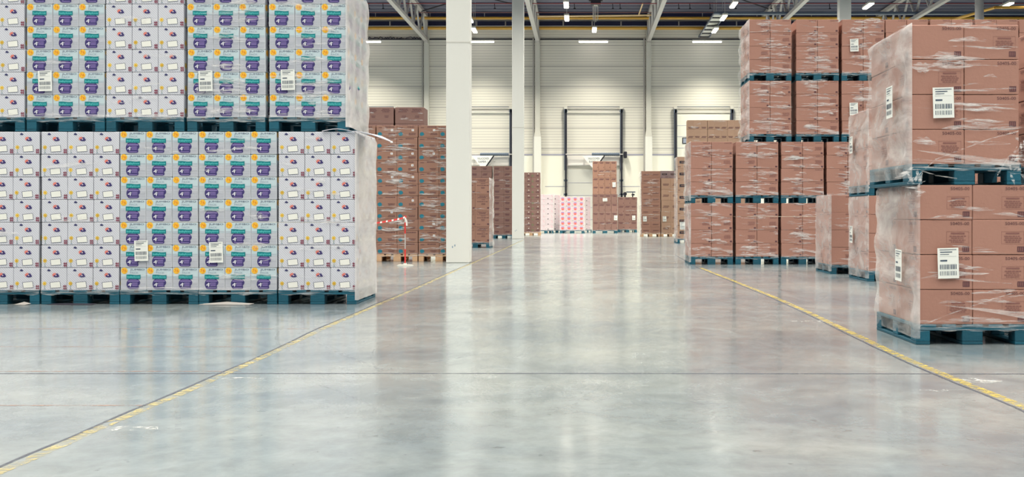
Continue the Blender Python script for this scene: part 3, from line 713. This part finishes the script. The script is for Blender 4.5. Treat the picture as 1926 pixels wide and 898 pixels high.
def film(x0, x1, y0, y1, z0, z1, label, seed=0, side=None, n=10, wedge=True, band=True, sidemat='film_side', front_sheet=False, scale=1.0, side_bulge=.015, base=.10):
    """stretch film round one load: creased streaks on its front, a milky sheet on its visible side"""
    r = random.Random(seed+hash_(label)); W_ = x1-x0; H = z1-z0
    root = empty('stretch_film', ((x0+x1)/2, y0, z0)); root.location = (0, 0, 0); tag(root, label, 'film', 'stretch film round the loads')
    b = MB()
    for k in range(n):                                     # long flat wrinkles of light-catching film
        L_ = r.uniform(.12, .75)*W_; xc = r.uniform(x0+L_*.5, x1-L_*.45); zc = z0+H*(.015+.97*r.random()**1.05); t = r.choice((.008, .014, .022, .045))*r.uniform(.7, 1.2)*scale; sl = r.uniform(-.12, .08)
        m_ = 9; e = .014; up = []; lo = []
        ph = r.uniform(0, 6)
        for i in range(m_+1):
            s_ = i/m_; u = xc+(s_-.5)*L_; wv_ = math.sin(s_*5+ph)*.006*scale; q = t*math.sin(PI*s_)**.7*(0.5+.5*abs(math.sin(s_*9+ph)))+.0006
            up.append((u, y0-e-.004*math.sin(PI*s_), zc+wv_+sl*(u-xc)+q)); lo.append((u, y0-e, zc+wv_+sl*(u-xc)-q*.6))
        for i in range(m_): b.face([lo[i], lo[i+1], up[i+1], up[i]], 'film_crease')
    if n: tag(b.obj('crease', root), kind='stuff')
    if wedge:                                              # tension fold running down to the right
        b = MB(); h0 = z0+H*r.uniform(.10, .2); a = x0+W_*r.uniform(.0, .35); s2 = h0-r.uniform(.05, .10)
        T = [(a, h0), (a+(x1-a)*.5, h0-(h0-s2)*.45), (x1-.005, s2)]; U = [(x1-.005, s2-.045*H), (a+(x1-a)*.5, h0-(h0-s2)*.8)]
        q = lambda u, v, e=.016: (u, y0-e, v)
        b.mesh([q(*T[0]), q(*T[1]), q(*T[2]), q(*U[0]), q(*U[1])], [(0, 4, 1), (1, 4, 3, 2)], 'film_wedge')
        b.mesh([q(T[0][0], T[0][1]+.002, .018), q(T[1][0], T[1][1]+.005, .02), q(T[2][0], T[2][1]+.007, .018), q(T[2][0], T[2][1]-.004, .0165), q(T[1][0], T[1][1]-.004, .0165)], [(0, 4, 1), (1, 4, 3, 2)], 'film_crease')
        b.obj('tension_fold', root)
    if band:                                               # film pulled round the pallet deck
        b = MB(); m_ = 14; V = []
        for i in range(m_+1):
            u = x0+W_*i/m_; j_ = .008*math.sin(i*1.7+seed); V += [(u, y0-.012, z0-base*.45+j_), (u, y0-.014, z0+.035+j_)]
        b.mesh(V, [(2*i, 2*i+2, 2*i+3, 2*i+1) for i in range(m_)], 'film_band'); b.obj('base_band', root)
    if side:
        b = MB(); xs = x1 if side == 'R' else x0; sg = 1 if side == 'R' else -1; ny, nz = 10, 30
        def bump_(i, j): return side_bulge*(.35+.25*math.sin(j*.9+seed)+.2*math.sin(i*1.3+j*.45)+.18*r2(i, j, seed))+.006
        V = []
        for i in range(-1, ny+1):
            for j in range(nz+1):
                t = max(i, 0)/ny; s_ = j/nz; y = y0-.014+(y1-y0+.02)*t; zz = z0-base+(H+base+.01)*s_; bu = bump_(max(i, 0), j)
                if j == nz: bu = -.01
                V.append((xs+sg*bu if i >= 0 else xs-sg*.014, y, zz))
        k_ = nz+1; b.mesh(V, [(i*k_+j, (i+1)*k_+j, (i+1)*k_+j+1, i*k_+j+1) for i in range(ny+1) for j in range(nz)], sidemat)
        o = b.obj('side_sheet', root); o.data.polygons.foreach_set('use_smooth', [True]*len(o.data.polygons))
    return root
def r2(i, j, s):
    v = math.sin(i*12.9898+j*78.233+s*37.7)*43758.5453; return v-math.floor(v)

# ================================================================== LEFT: white stacks
YL = 13.07; SC = F/YL
CH = .2322
protos('jumbo', 'jumbo_carton', .2655, .395, CH, 'jumbo_card', pr_jumbo, 1, 'R')
protos('cloud', 'cloud_carton', .2655, .395, CH, 'cloud_card', pr_cloud, 1, 'R')
def white(xl_px, zb, key, nrow, phrase, skip=(), film_kw=None, deep=False, tilt=0):
    x0 = (xl_px-CX)/SC; W_ = .8
    place_pallet('teal', x0+.4, YL, zb, f'teal pallet under {phrase}', group='teal pallets of the white stacks')
    what = 'jumbo pack carton' if key == 'jumbo' else 'cloud print carton'
    load(key, x0, YL, zb+.144, W_, 3, nrow, what, phrase, 'white diaper cartons of the left wall of stacks', skipcols=skip, deep=deep)
    kw = dict(n=4, wedge=False, seed=int(xl_px)); kw.update(film_kw or {})
    labs = kw.pop('labels', [])
    fo = film(x0, x0+W_, YL, YL+1.2, zb+.144, zb+.144+nrow*CH, f'clear stretch film round {phrase}', **kw)
    for k, (lx, ly) in enumerate(labs):
        X_, Z_ = px(lx, ly, YL-.03); label_sheet(fo, X_, YL-.022, Z_, .14, .21, seed=k)
    return fo
white(-73, 0, 'cloud', 7, 'lower left stack cut by frame edge', (), dict(n=1))
white(77.5, 0, 'cloud', 7, 'lower stack second from left', (), dict(n=3))
white(226, 0, 'jumbo', 7, 'lower stack third from left', (), dict(n=2, labels=[(265, 472)]))
white(374, 0, 'jumbo', 7, 'lower stack fourth from left', (), dict(n=14, labels=[(406, 475)]))
fo = white(523.5, 0, 'cloud', 7, 'lower stack at aisle end', (), dict(n=16, side='R', sidemat='film_milky'), deep=True)
ZU = .144+7*(CH+.0005)
white(-100.5, ZU, 'cloud', 6, 'upper left stack cut by frame edge', (), dict(n=3))
white(50, ZU, 'jumbo', 6, 'upper stack second from left', (), dict(n=5, labels=[(84, 152)]))
white(199.5, ZU, 'cloud', 6, 'upper stack third from left', (), dict(n=7))
white(352, ZU, 'jumbo', 6, 'upper stack fourth from left', (), dict(n=26, labels=[(386, 152)]))
white(506, ZU, 'jumbo', 6, 'upper stack at aisle end', (), dict(n=34, side='R', sidemat='film_milky', side_bulge=.03, wedge=False, labels=[(541, 150)]), deep=True)
# bent slip sheet sticking out between the two end stacks
b = MB(); N_ = 14; prof = []
for i in range(N_+1):
    t = i/N_; X_ = -2.66+.72*t; Zh = ZU-.002 + (.024*math.sin(PI*min(1, t*2.4)) if t < .42 else 0) - (0 if t < .52 else .115*((t-.52)/.48)**1.25)
    prof.append((X_, Zh))
for i in range(N_):
    (xa, ha), (xb, hb) = prof[i], prof[i+1]; ya = YL-.03; 
    t0 = i/N_; t1 = (i+1)/N_; d0 = .5 if t0 < .55 else .5*(1-(t0-.55)/.45)+.02; d1 = .5 if t1 < .55 else .5*(1-(t1-.55)/.45)+.02
    y0_ = YL-.03+ (0 if t0 < .5 else .05*(t0-.5)); y1_ = YL-.03+(0 if t1 < .5 else .05*(t1-.5))
    if t0 < .5: d0 = d1 = .025
    k0 = 0 if t0 < .55 else .018*math.sin(PI*(t0-.55)/.45); k1 = 0 if t1 < .55 else .018*math.sin(PI*(t1-.55)/.45)
    b.mesh([(xa,y0_,ha),(xb,y1_,hb),(xb,y1_+d1,hb+k1),(xa,y0_+d0,ha+k0),(xa,y0_,ha+.006),(xb,y1_,hb+.006),(xb,y1_+d1,hb+k1+.006),(xa,y0_+d0,ha+k0+.006)],
           [(0,3,2,1),(4,5,6,7),(0,1,5,4),(1,2,6,5),(2,3,7,6),(3,0,4,7)], 'white_card')
tag(b.obj('slip_sheet'), 'bent pale cardboard sheet jutting into aisle between aisle-end white stacks', 'sheet')
# scraps on the floor under the pallets
for k, (xa, xb, y, lab) in enumerate(((376, 480, 573, 'flat pale cardboard scrap under fourth lower white stack'), (92, 185, 572.5, 'thin dark cardboard scrap under second lower white stack'), (30, 62, 571, 'small pale scrap under the leftmost lower pallet'))):
    z = YL-.06; b = MB(); A = (xa-CX)/SC; B = (xb-CX)/SC; r = random.Random(k)
    P = [(A, z-.01, .002), (A+(B-A)*.4, z-.05, .004), (B-.03, z-.07, .003), (B, z+.02, .012), (A+(B-A)*.5, z+.05, .028 if k != 1 else .012), (A+.05, z+.05, .01)]
    b.face(P, ['paper_scrap', 'cable', 'paper_scrap'][k]); b.face([(x, y_, h-.0018) for x, y_, h in P][::-1], ['paper_scrap', 'cable', 'paper_scrap'][k])
    tag(b.obj('cardboard_scrap'), lab, 'scrap')

# ================================================================== RIGHT foreground stack
def kraft_stack(xl, yf, z0, W_, ncol, nrow, key, what, phrase, group, film_kw=None, pal='teal', labels=(), deep=False, dside='L', psx=1, prz=0, ndeep=2, pallet=True, film_on=True, gp='pallets of the brown stacks', pz=None, jit=.004, skip=()):
    if pallet: place_pallet(pal, xl+W_/2, yf, z0, f'{"teal" if pal == "teal" else "bare wood"} pallet under {phrase}', sx=psx, group=gp)
    zt = load(key, xl, yf, z0+.144, W_, ncol, nrow, what, phrase, group, deep=deep, dside=dside, ndeep=ndeep, jit=jit, skipcols=skip)
    if film_on:
        kw = dict(n=8, seed=int(xl*100) % 97); kw.update(film_kw or {})
        fo = film(xl, xl+W_, yf, yf+1.2, z0+.144, zt, f'clear stretch film round {phrase}', **kw)
        for k, (lx, ly, w_, h_) in enumerate(labels):
            X_, Z_ = px(lx, ly, yf-.03); label_sheet(fo, X_, yf-.024, Z_, w_, h_, seed=k)
        return zt, fo
    return zt, None
YF = 9.01; SF = F/YF
protos('k504', 'numbered_carton', .386, .592, .2465, 'kraft', pr_504, 3, 'L')
GK = 'numbered brown cartons of the right stacks'
zt, fo = kraft_stack((1726-CX)/SF, YF, 0, .775, 2, 4, 'k504', 'brown numbered carton', 'lower half of nearest right stack', GK, dict(n=16, side='L', sidemat='film_side', side_bulge=.03), labels=[(1784, 495.5, .148, .215)], deep=True)
label_sheet(fo, (1726-CX)/SF-.055, YF+.33, px(0, 499, YF+.33)[1], .19, .23, side='L', lab='white shipping label stuck on the stack side', seed=4)
zt, fo = kraft_stack((1711-CX)/SF, YF, zt, .775, 2, 4, 'k504', 'brown numbered carton', 'upper half of nearest right stack', GK, dict(n=26, side='L', sidemat='film_side', side_bulge=.04), labels=[(1775, 193, .148, .215)], deep=True)
label_sheet(fo, (1711-CX)/SF-.065, YF+.33, px(0, 193, YF+.33)[1], .19, .23, side='L', lab='white shipping label stuck on the stack side', seed=5)
# torn film knots of the foreground stack
for k, (xx, yy, lab) in enumerate(((1716, 345, 'bunched knot of torn film on front left corner of nearest right stack'), (1912, 300, 'bunched film knot on right edge of nearest right stack'))):
    b = MB(); r = random.Random(20+k); X_, Z_ = px(xx, yy, YF-.03)
    for i in range(26):
        a = r.uniform(0, 2*PI); d = r.random()*.11; c = Vector((X_+math.cos(a)*d*.7, YF-.03-r.random()*.02, Z_+math.sin(a)*d*1.4)); t = r.uniform(0, PI); l = r.uniform(.02, .07)
        u = Vector((math.cos(t)*l, r.uniform(-.01, .01), math.sin(t)*l)); v = Vector((-math.sin(t)*.012, 0, math.cos(t)*.012))
        b.face([(c-u)[:], (c-u*.2-v)[:], (c+u)[:], (c+u*.1+v)[:]], 'film_crease')
    tag(b.obj('film_knot'), lab, 'film')
# taut film strands on the upper half, and skirts round both pallets
def strand(pts, wd, m='film_crease'):
    b = MB()
    for (xa, ya, za), (xb, yb, zb) in zip(pts[:-1], pts[1:]): b.face([(xa, za, ya-wd), (xb, zb, yb-wd), (xb, zb, yb+wd), (xa, za, ya+wd)], m)
    return b
for k, (pts, lab) in enumerate((([(1712, 345), (1760, 300), (1786, 290), (1860, 262), (1916, 247)], 'thin film strand rising right across upper half of nearest right stack'),
        ([(1876, 330), (1895, 298), (1918, 280)], 'short thick film strand by right edge of nearest right stack'), ([(1730, 614), (1790, 590), (1870, 562), (1930, 545)], 'thin film strand rising right across bottom of nearest right stack'),
        ([(1724, 318), (1760, 330), (1800, 336)], 'short film strand crossing the upper teal pallet'))):
    P = []
    for x_, y_ in pts: X_, Z_ = px(x_, y_, YF-.035); P.append((X_, Z_, YF-.028-k*.002))
    b = strand(P, .004 if k != 1 else .010); tag(b.obj('film_strand'), lab, 'film', 'loose film strands')
# neighbour stack right of it
X0 = (1941-CX)/SF+.0
for t in range(2):
    kraft_stack(3.30, YF+.35, t*(.144+4*.247), .775, 2, 4, 'k504', 'brown numbered carton', ['lower', 'upper'][t]+' stack cut by right frame edge', GK, dict(n=4))

# ================================================================== RIGHT long row
YR = 23.5; SR = F/YR
protos('kr', 'brown_carton', .39, .592, .2465, 'kraft', pr_504small, 4, 'L')
TN = ['ground tier', 'second tier', 'third tier', 'top tier']; STN = ['first', 'second', 'third', 'fourth', 'fifth', 'sixth', 'seventh', 'eighth']
TZ = .144+4*.247
lowx = [1298+i*85.6 for i in range(5)]; upx = [1409, 1498.5, 1584.5, 1667, 1751, 1835.5, 1919.5]
rlabels = {(2, 3): [(1607, 85, .155, .23)], (2, 2): [(1606, 205, .155, .23)]}
for i, xx in enumerate(lowx):
    for t in range(2):
        kraft_stack((xx-CX)/SR, YR, t*TZ, .79, 2, 4, 'kr', 'brown carton', f'{TN[t]}, {STN[i]} stack of long right row', GK,
                    dict(n=34 if i < 4 else 3, side='L' if i == 0 else None, side_bulge=.03, scale=1.3, wedge=True), deep=(i == 0), psx=.99)
for i, xx in enumerate(upx):
    for t in (2, 3):
        kraft_stack((xx-CX)/SR, YR+.06, t*TZ, .79, 2, 4, 'kr', 'brown carton', f'{TN[t]}, {STN[i]} stack of long right row', GK,
                    dict(n=44 if i < 3 else 14, side='L' if i == 0 else None, side_bulge=.06, scale=1.1, wedge=i < 3), labels=rlabels.get((i, t), ()), deep=(i == 0), psx=.99)
for i in range(5, 8):       # the row goes on behind the nearest stack and carries its upper tiers
    xx = 1298+i*85.6
    for t in range(2):
        kraft_stack((xx-CX)/SR, YR, t*TZ, .79, 2, 4, 'kr', 'brown carton', f'{TN[t]}, {STN[i]} stack of long right row', GK, dict(n=2), psx=.99, film_on=False)

# middle-distance right stacks M1 (one tier of taller cartons) and M2 (seen mostly by its side)
protos('km', 'tall_carton', .395, .592, .269, 'kraft', pr_504small, 3, 'L')
z = zfloor(516); x0 = (1562-CX)*z/F
kraft_stack(x0, z, 0, .79, 2, 4, 'km', 'tall brown carton', 'low stack before long right row', GK, dict(n=14, side='L'), deep=True)
z = zfloor(530); x0 = (1632-CX)*z/F
protos('km2', 'tall_carton', .39, .592, .2595, 'kraft', pr_504small, 3, 'L')
zt, fo = kraft_stack(x0, z, 0, .79, 2, 4, 'km2', 'brown carton', 'lower half, stack behind nearest right one', GK, dict(n=10, side='L'), deep=True)
label_sheet(fo, x0-.05, z+.85, px(0, 441, z+.85)[1], .2, .24, side='L', seed=8)
zt, fo = kraft_stack(x0, z, zt, .79, 2, 4, 'km2', 'brown carton', 'upper half, stack behind nearest right one', GK, dict(n=10, side='L'), deep=True)
label_sheet(fo, x0-.05, z+.85, px(0, 273, z+.85)[1], .2, .24, side='L', seed=9)

# ================================================================== BACKGROUND stacks
GB = 'brown cartons of the background stacks'
# L: pallets behind the white stacks, left of the pillar
z = zfloor(492.5); s = F/z
hL = (EYE-(236-CY)/s-.144)/11-.0005
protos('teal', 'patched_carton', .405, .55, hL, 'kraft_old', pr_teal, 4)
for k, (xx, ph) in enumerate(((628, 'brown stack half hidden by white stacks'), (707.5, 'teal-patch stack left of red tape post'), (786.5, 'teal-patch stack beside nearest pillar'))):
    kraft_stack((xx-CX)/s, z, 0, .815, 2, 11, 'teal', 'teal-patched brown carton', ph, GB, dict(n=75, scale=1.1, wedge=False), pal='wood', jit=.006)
# behind them: taller stacks
z = 35.0; s = F/z
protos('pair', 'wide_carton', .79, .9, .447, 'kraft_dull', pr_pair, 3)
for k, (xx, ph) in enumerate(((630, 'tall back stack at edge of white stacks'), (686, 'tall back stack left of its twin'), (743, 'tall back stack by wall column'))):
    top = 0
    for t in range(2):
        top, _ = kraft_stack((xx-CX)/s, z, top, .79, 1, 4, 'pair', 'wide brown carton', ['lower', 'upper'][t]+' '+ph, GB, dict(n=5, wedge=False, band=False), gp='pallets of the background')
# W: stack right of the nearest pillar
z = zfloor(466.5); s = F/z
hW = (EYE-(335-CY)/s-.144)/4-.0005
protos('outl', 'outlined_carton', .4, .59, hW, 'kraft_old', pr_outline, 3)
kraft_stack((921-CX)/s-.8, z, 0, .8, 2, 4, 'outl', 'large printed brown carton', 'stack right of nearest pillar', GB, dict(n=5, side='R', side_bulge=.05, wedge=False), deep=True, dside='R')
# V: stacks behind it
z = zfloor(449); s = F/z
hV = (EYE-(312.5-CY)/s-.144)/12-.0005
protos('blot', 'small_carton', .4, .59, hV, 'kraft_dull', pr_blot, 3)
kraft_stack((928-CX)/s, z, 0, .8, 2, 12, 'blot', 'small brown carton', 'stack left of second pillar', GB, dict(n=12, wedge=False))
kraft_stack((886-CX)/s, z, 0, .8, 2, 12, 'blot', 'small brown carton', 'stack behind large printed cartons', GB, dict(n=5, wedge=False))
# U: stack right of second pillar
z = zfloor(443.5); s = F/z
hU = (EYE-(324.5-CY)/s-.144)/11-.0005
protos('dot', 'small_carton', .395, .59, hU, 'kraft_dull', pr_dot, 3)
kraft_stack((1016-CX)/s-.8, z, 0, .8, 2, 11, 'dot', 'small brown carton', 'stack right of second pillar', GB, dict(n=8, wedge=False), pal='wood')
# P: tall yellowish stacks in front of the right dock door
z = 50.0; s = F/z
hP = (EYE-(226-CY)/s-.288)/12-.0005
protos('low', 'yellowish_carton', .262, .59, hP, 'kraft_yellow', pr_low, 3)
for k, (xx, ph) in enumerate(((1293.2, 'tall stack left, at right door'), (1331, 'tall stack middle, at right door'), (1368.5, 'tall stack right, at right door'))):
    top = 0
    for t in range(2):
        top, _ = kraft_stack((xx-CX)/s, z, top, .775, 3, 6, 'low', 'yellowish carton', ['lower', 'upper'][t]+' part of '+ph, GB, dict(n=10 if t else 2, wedge=False, band=False, scale=1.3), gp='pallets of the background', film_on=bool(t))
# Q: black-label stack
z = zfloor(458); s = F/z
hQ = (EYE-(295-CY)/s-.144)/7-.0005
protos('black', 'panelled_carton', .39, .59, hQ, 'kraft_yellow', pr_black, 3)
kraft_stack((1273.5-CX)/s, z, 0, .78, 2, 7, 'black', 'black-panel carton', 'narrow stack left of long right row', GB, dict(n=3, side='L', wedge=False), labels=[(1284, 425, .17, .24)])
# S: stacks left of it
z = zfloor(445.5); s = F/z
hS = (EYE-(322-CY)/s-.144)/10-.0005
protos('lines', 'lined_carton', .4, .59, hS, 'kraft_old', pr_lines, 3)
kraft_stack((1206-CX)/s, z, 0, .8, 2, 10, 'lines', 'brown carton', 'wrapped stack right of middle door', GB, dict(n=22, side='L', side_bulge=.05, wedge=False, scale=1.4), pal='wood', labels=[(1213, 412, .15, .22)])
hS2 = (EYE-(335.5-CY)/s-.144)/5-.0005
protos('lines2', 'lined_carton', .4, .59, hS2, 'kraft_yellow', pr_lines, 3)
top, _ = kraft_stack((1243.5-CX)/s, z, 0, .8, 2, 5, 'lines2', 'tall brown carton', 'second stack right of middle door', GB, dict(n=6, wedge=False), pal='wood', labels=[(1250, 412, .15, .22)])
protos('grey', 'grey_carton', .36, .5, EYE-(321.5-CY)/s-top, 'grey_card', pr_black, 2)
load('grey', (1242-CX)/s, z, top, .72, 2, 1, 'dark grey-brown carton', 'lying on second stack right of middle door', GB)
# T: far centre
z = zfloor(439); s = F/z
hT = (EYE-(366-CY)/s-.144)/7-.0005
protos('wd', 'printed_carton', .4, .59, hT, 'pink_card', pr_white_dot, 2)
protos('pk', 'printed_carton', .308, .59, (EYE-(370-CY)/s-.144)/7-.0005, 'pink_card', pr_pink, 2)
GT = 'small pale cartons far down the aisle'
kraft_stack((1011-CX)/s, z, 0, .8, 2, 7, 'wd', 'white dotted carton', 'far stack left of pink stack', GT, dict(n=3, side='R', sidemat='film_milky'), gp='pallets of the background')
kraft_stack((1037-CX)/(F/(z+1.5)), z+1.5, 0, .55, 1, 7, 'wd', 'white dotted carton', 'shaded stack just behind, left of pink stack', GT, dict(n=3, side='R'), gp='pallets of the background')
kraft_stack((1052.5-CX)/s, z, 0, 1.235, 4, 7, 'pk', 'pink badge carton', 'wide pink stack far down aisle', GT, dict(n=2, side='R', side_bulge=.04), psx=1.54, gp='pallets of the background')
z2 = z+2.2; s2 = F/z2
protos('pk2', 'printed_carton', .27, .59, .24, 'pink_card', pr_white_dot, 1)
kraft_stack((1099-CX)/s2, z2, 0, .36, 1, 7, 'pk2', 'lilac carton', 'sliver of stack behind wide pink stack', GT, dict(n=1), psx=.5, gp='pallets of the background')
hT3 = (EYE-(365.5-CY)/s-.144)/4-.0005
protos('tin', 'small_carton', .304, .59, hT3, 'kraft_dull', pr_tiny, 3)
top, _ = kraft_stack((1114.5-CX)/s, z, 0, 1.24, 4, 4, 'tin', 'brown carton', 'far wide stack below the tower', GB, dict(n=5, wedge=False), psx=1.54, labels=[(1138, 376, .22, .16), (1158, 410, .16, .24)], gp='pallets of the background')
hT3u = (EYE-(303.5-CY)/s-top)/4-.0005
protos('tin2', 'small_carton', .294, .59, hT3u, 'kraft_old', pr_tiny, 3)
load('tin2', (1114.5-CX)/s, z, top, 1.19, 4, 4, 'brown carton', 'tower before middle door', GB)
fo = film((1114.5-CX)/s, (1114.5-CX)/s+1.19, z, z+.6, top, top+4*hT3u, 'clear stretch film round tower before middle door', n=5, wedge=False, band=False)
X_, Z_ = px(1155, 347.5, z-.03); label_sheet(fo, X_, z-.024, Z_, .16, .24)
z = zfloor(437.3); s = F/z
protos('tin3', 'small_carton', .33, .59, (EYE-(371-CY)/s-.144)/4-.0005, 'kraft_dull', pr_tiny, 3)
kraft_stack((1162.5-CX)/s, z, 0, .99, 3, 4, 'tin3', 'brown carton', 'far low stack right of the tower', GB, dict(n=4, wedge=False, side='R'), psx=1.23, labels=[(1192, 410, .16, .24)], gp='pallets of the background')

# ================================================================== tape barrier
z = zfloor(500.5); s = F/z
def post(xx, lab):
    X_ = (xx-CX)/s; r = empty('barrier_post', (X_, z, 0)); tag(r, lab, 'post')
    b = MB(); n = 24
    for k, (r_, h0, h1) in enumerate(((.15, 0, .012), (.13, .012, .022), (.03, .022, .05))): b.tube((0, 0, h0), (0, 0, h1), r_, 'steel_light', n)
    b.obj('base', r)
    b = MB(); b.tube((0, 0, .05), (0, 0, .30), .014, 'red_plastic'); b.tube((0, 0, .30), (0, 0, .58), .009, 'steel_grey'); b.tube((0, 0, .58), (0, 0, .78), .014, 'red_plastic'); b.tube((0, 0, .78), (0, 0, .86), .013, 'steel_light'); b.obj('pole', r)
    b = MB(); b.tube((0, 0, .86), (0, 0, .90), .024, 'red_plastic'); b.obj('cap', r)
    return X_
Xa = post(762, 'red and white barrier post on round base before brown stacks'); Xb = post(640, 'red and white barrier post hidden behind the white stacks')
b = MB(); n = 34
for i in range(n):
    t0 = i/n; t1 = (i+1)/n
    g = lambda t: (Xa+(Xb-Xa)*t, z-.03+.01*math.sin(t*9), .87-.16*t**.8-.02*math.sin(PI*t))
    a = g(t0); c = g(t1); b.mesh([(a[0], a[1], a[2]-.013), (c[0], c[1], c[2]-.013), (c[0], c[1]+.006, c[2]+.018), (a[0], a[1]+.006, a[2]+.018)], [(0, 1, 2, 3)], 'red_plastic' if i % 3 else 'white_plastic')
g2 = [(Xa, z-.03, .87), (Xa+.03, z-.035, .80), (Xa+.035, z-.035, .72)]
for a, c in zip(g2[:-1], g2[1:]): b.mesh([(a[0]-.015, a[1], a[2]), (c[0]-.015, c[1], c[2]), (c[0]+.015, c[1], c[2]), (a[0]+.015, a[1], a[2])], [(0, 1, 2, 3)], 'white_plastic')
tag(b.obj('barrier_tape'), 'red and white barrier tape strung from post behind white stacks', 'tape')

# ------------------------------------------------------------------ clean-up of the two pallet prototypes
for k, p in PP.items():
    for ch in list(p.children): bpy.data.objects.remove(ch)
    bpy.data.objects.remove(p)
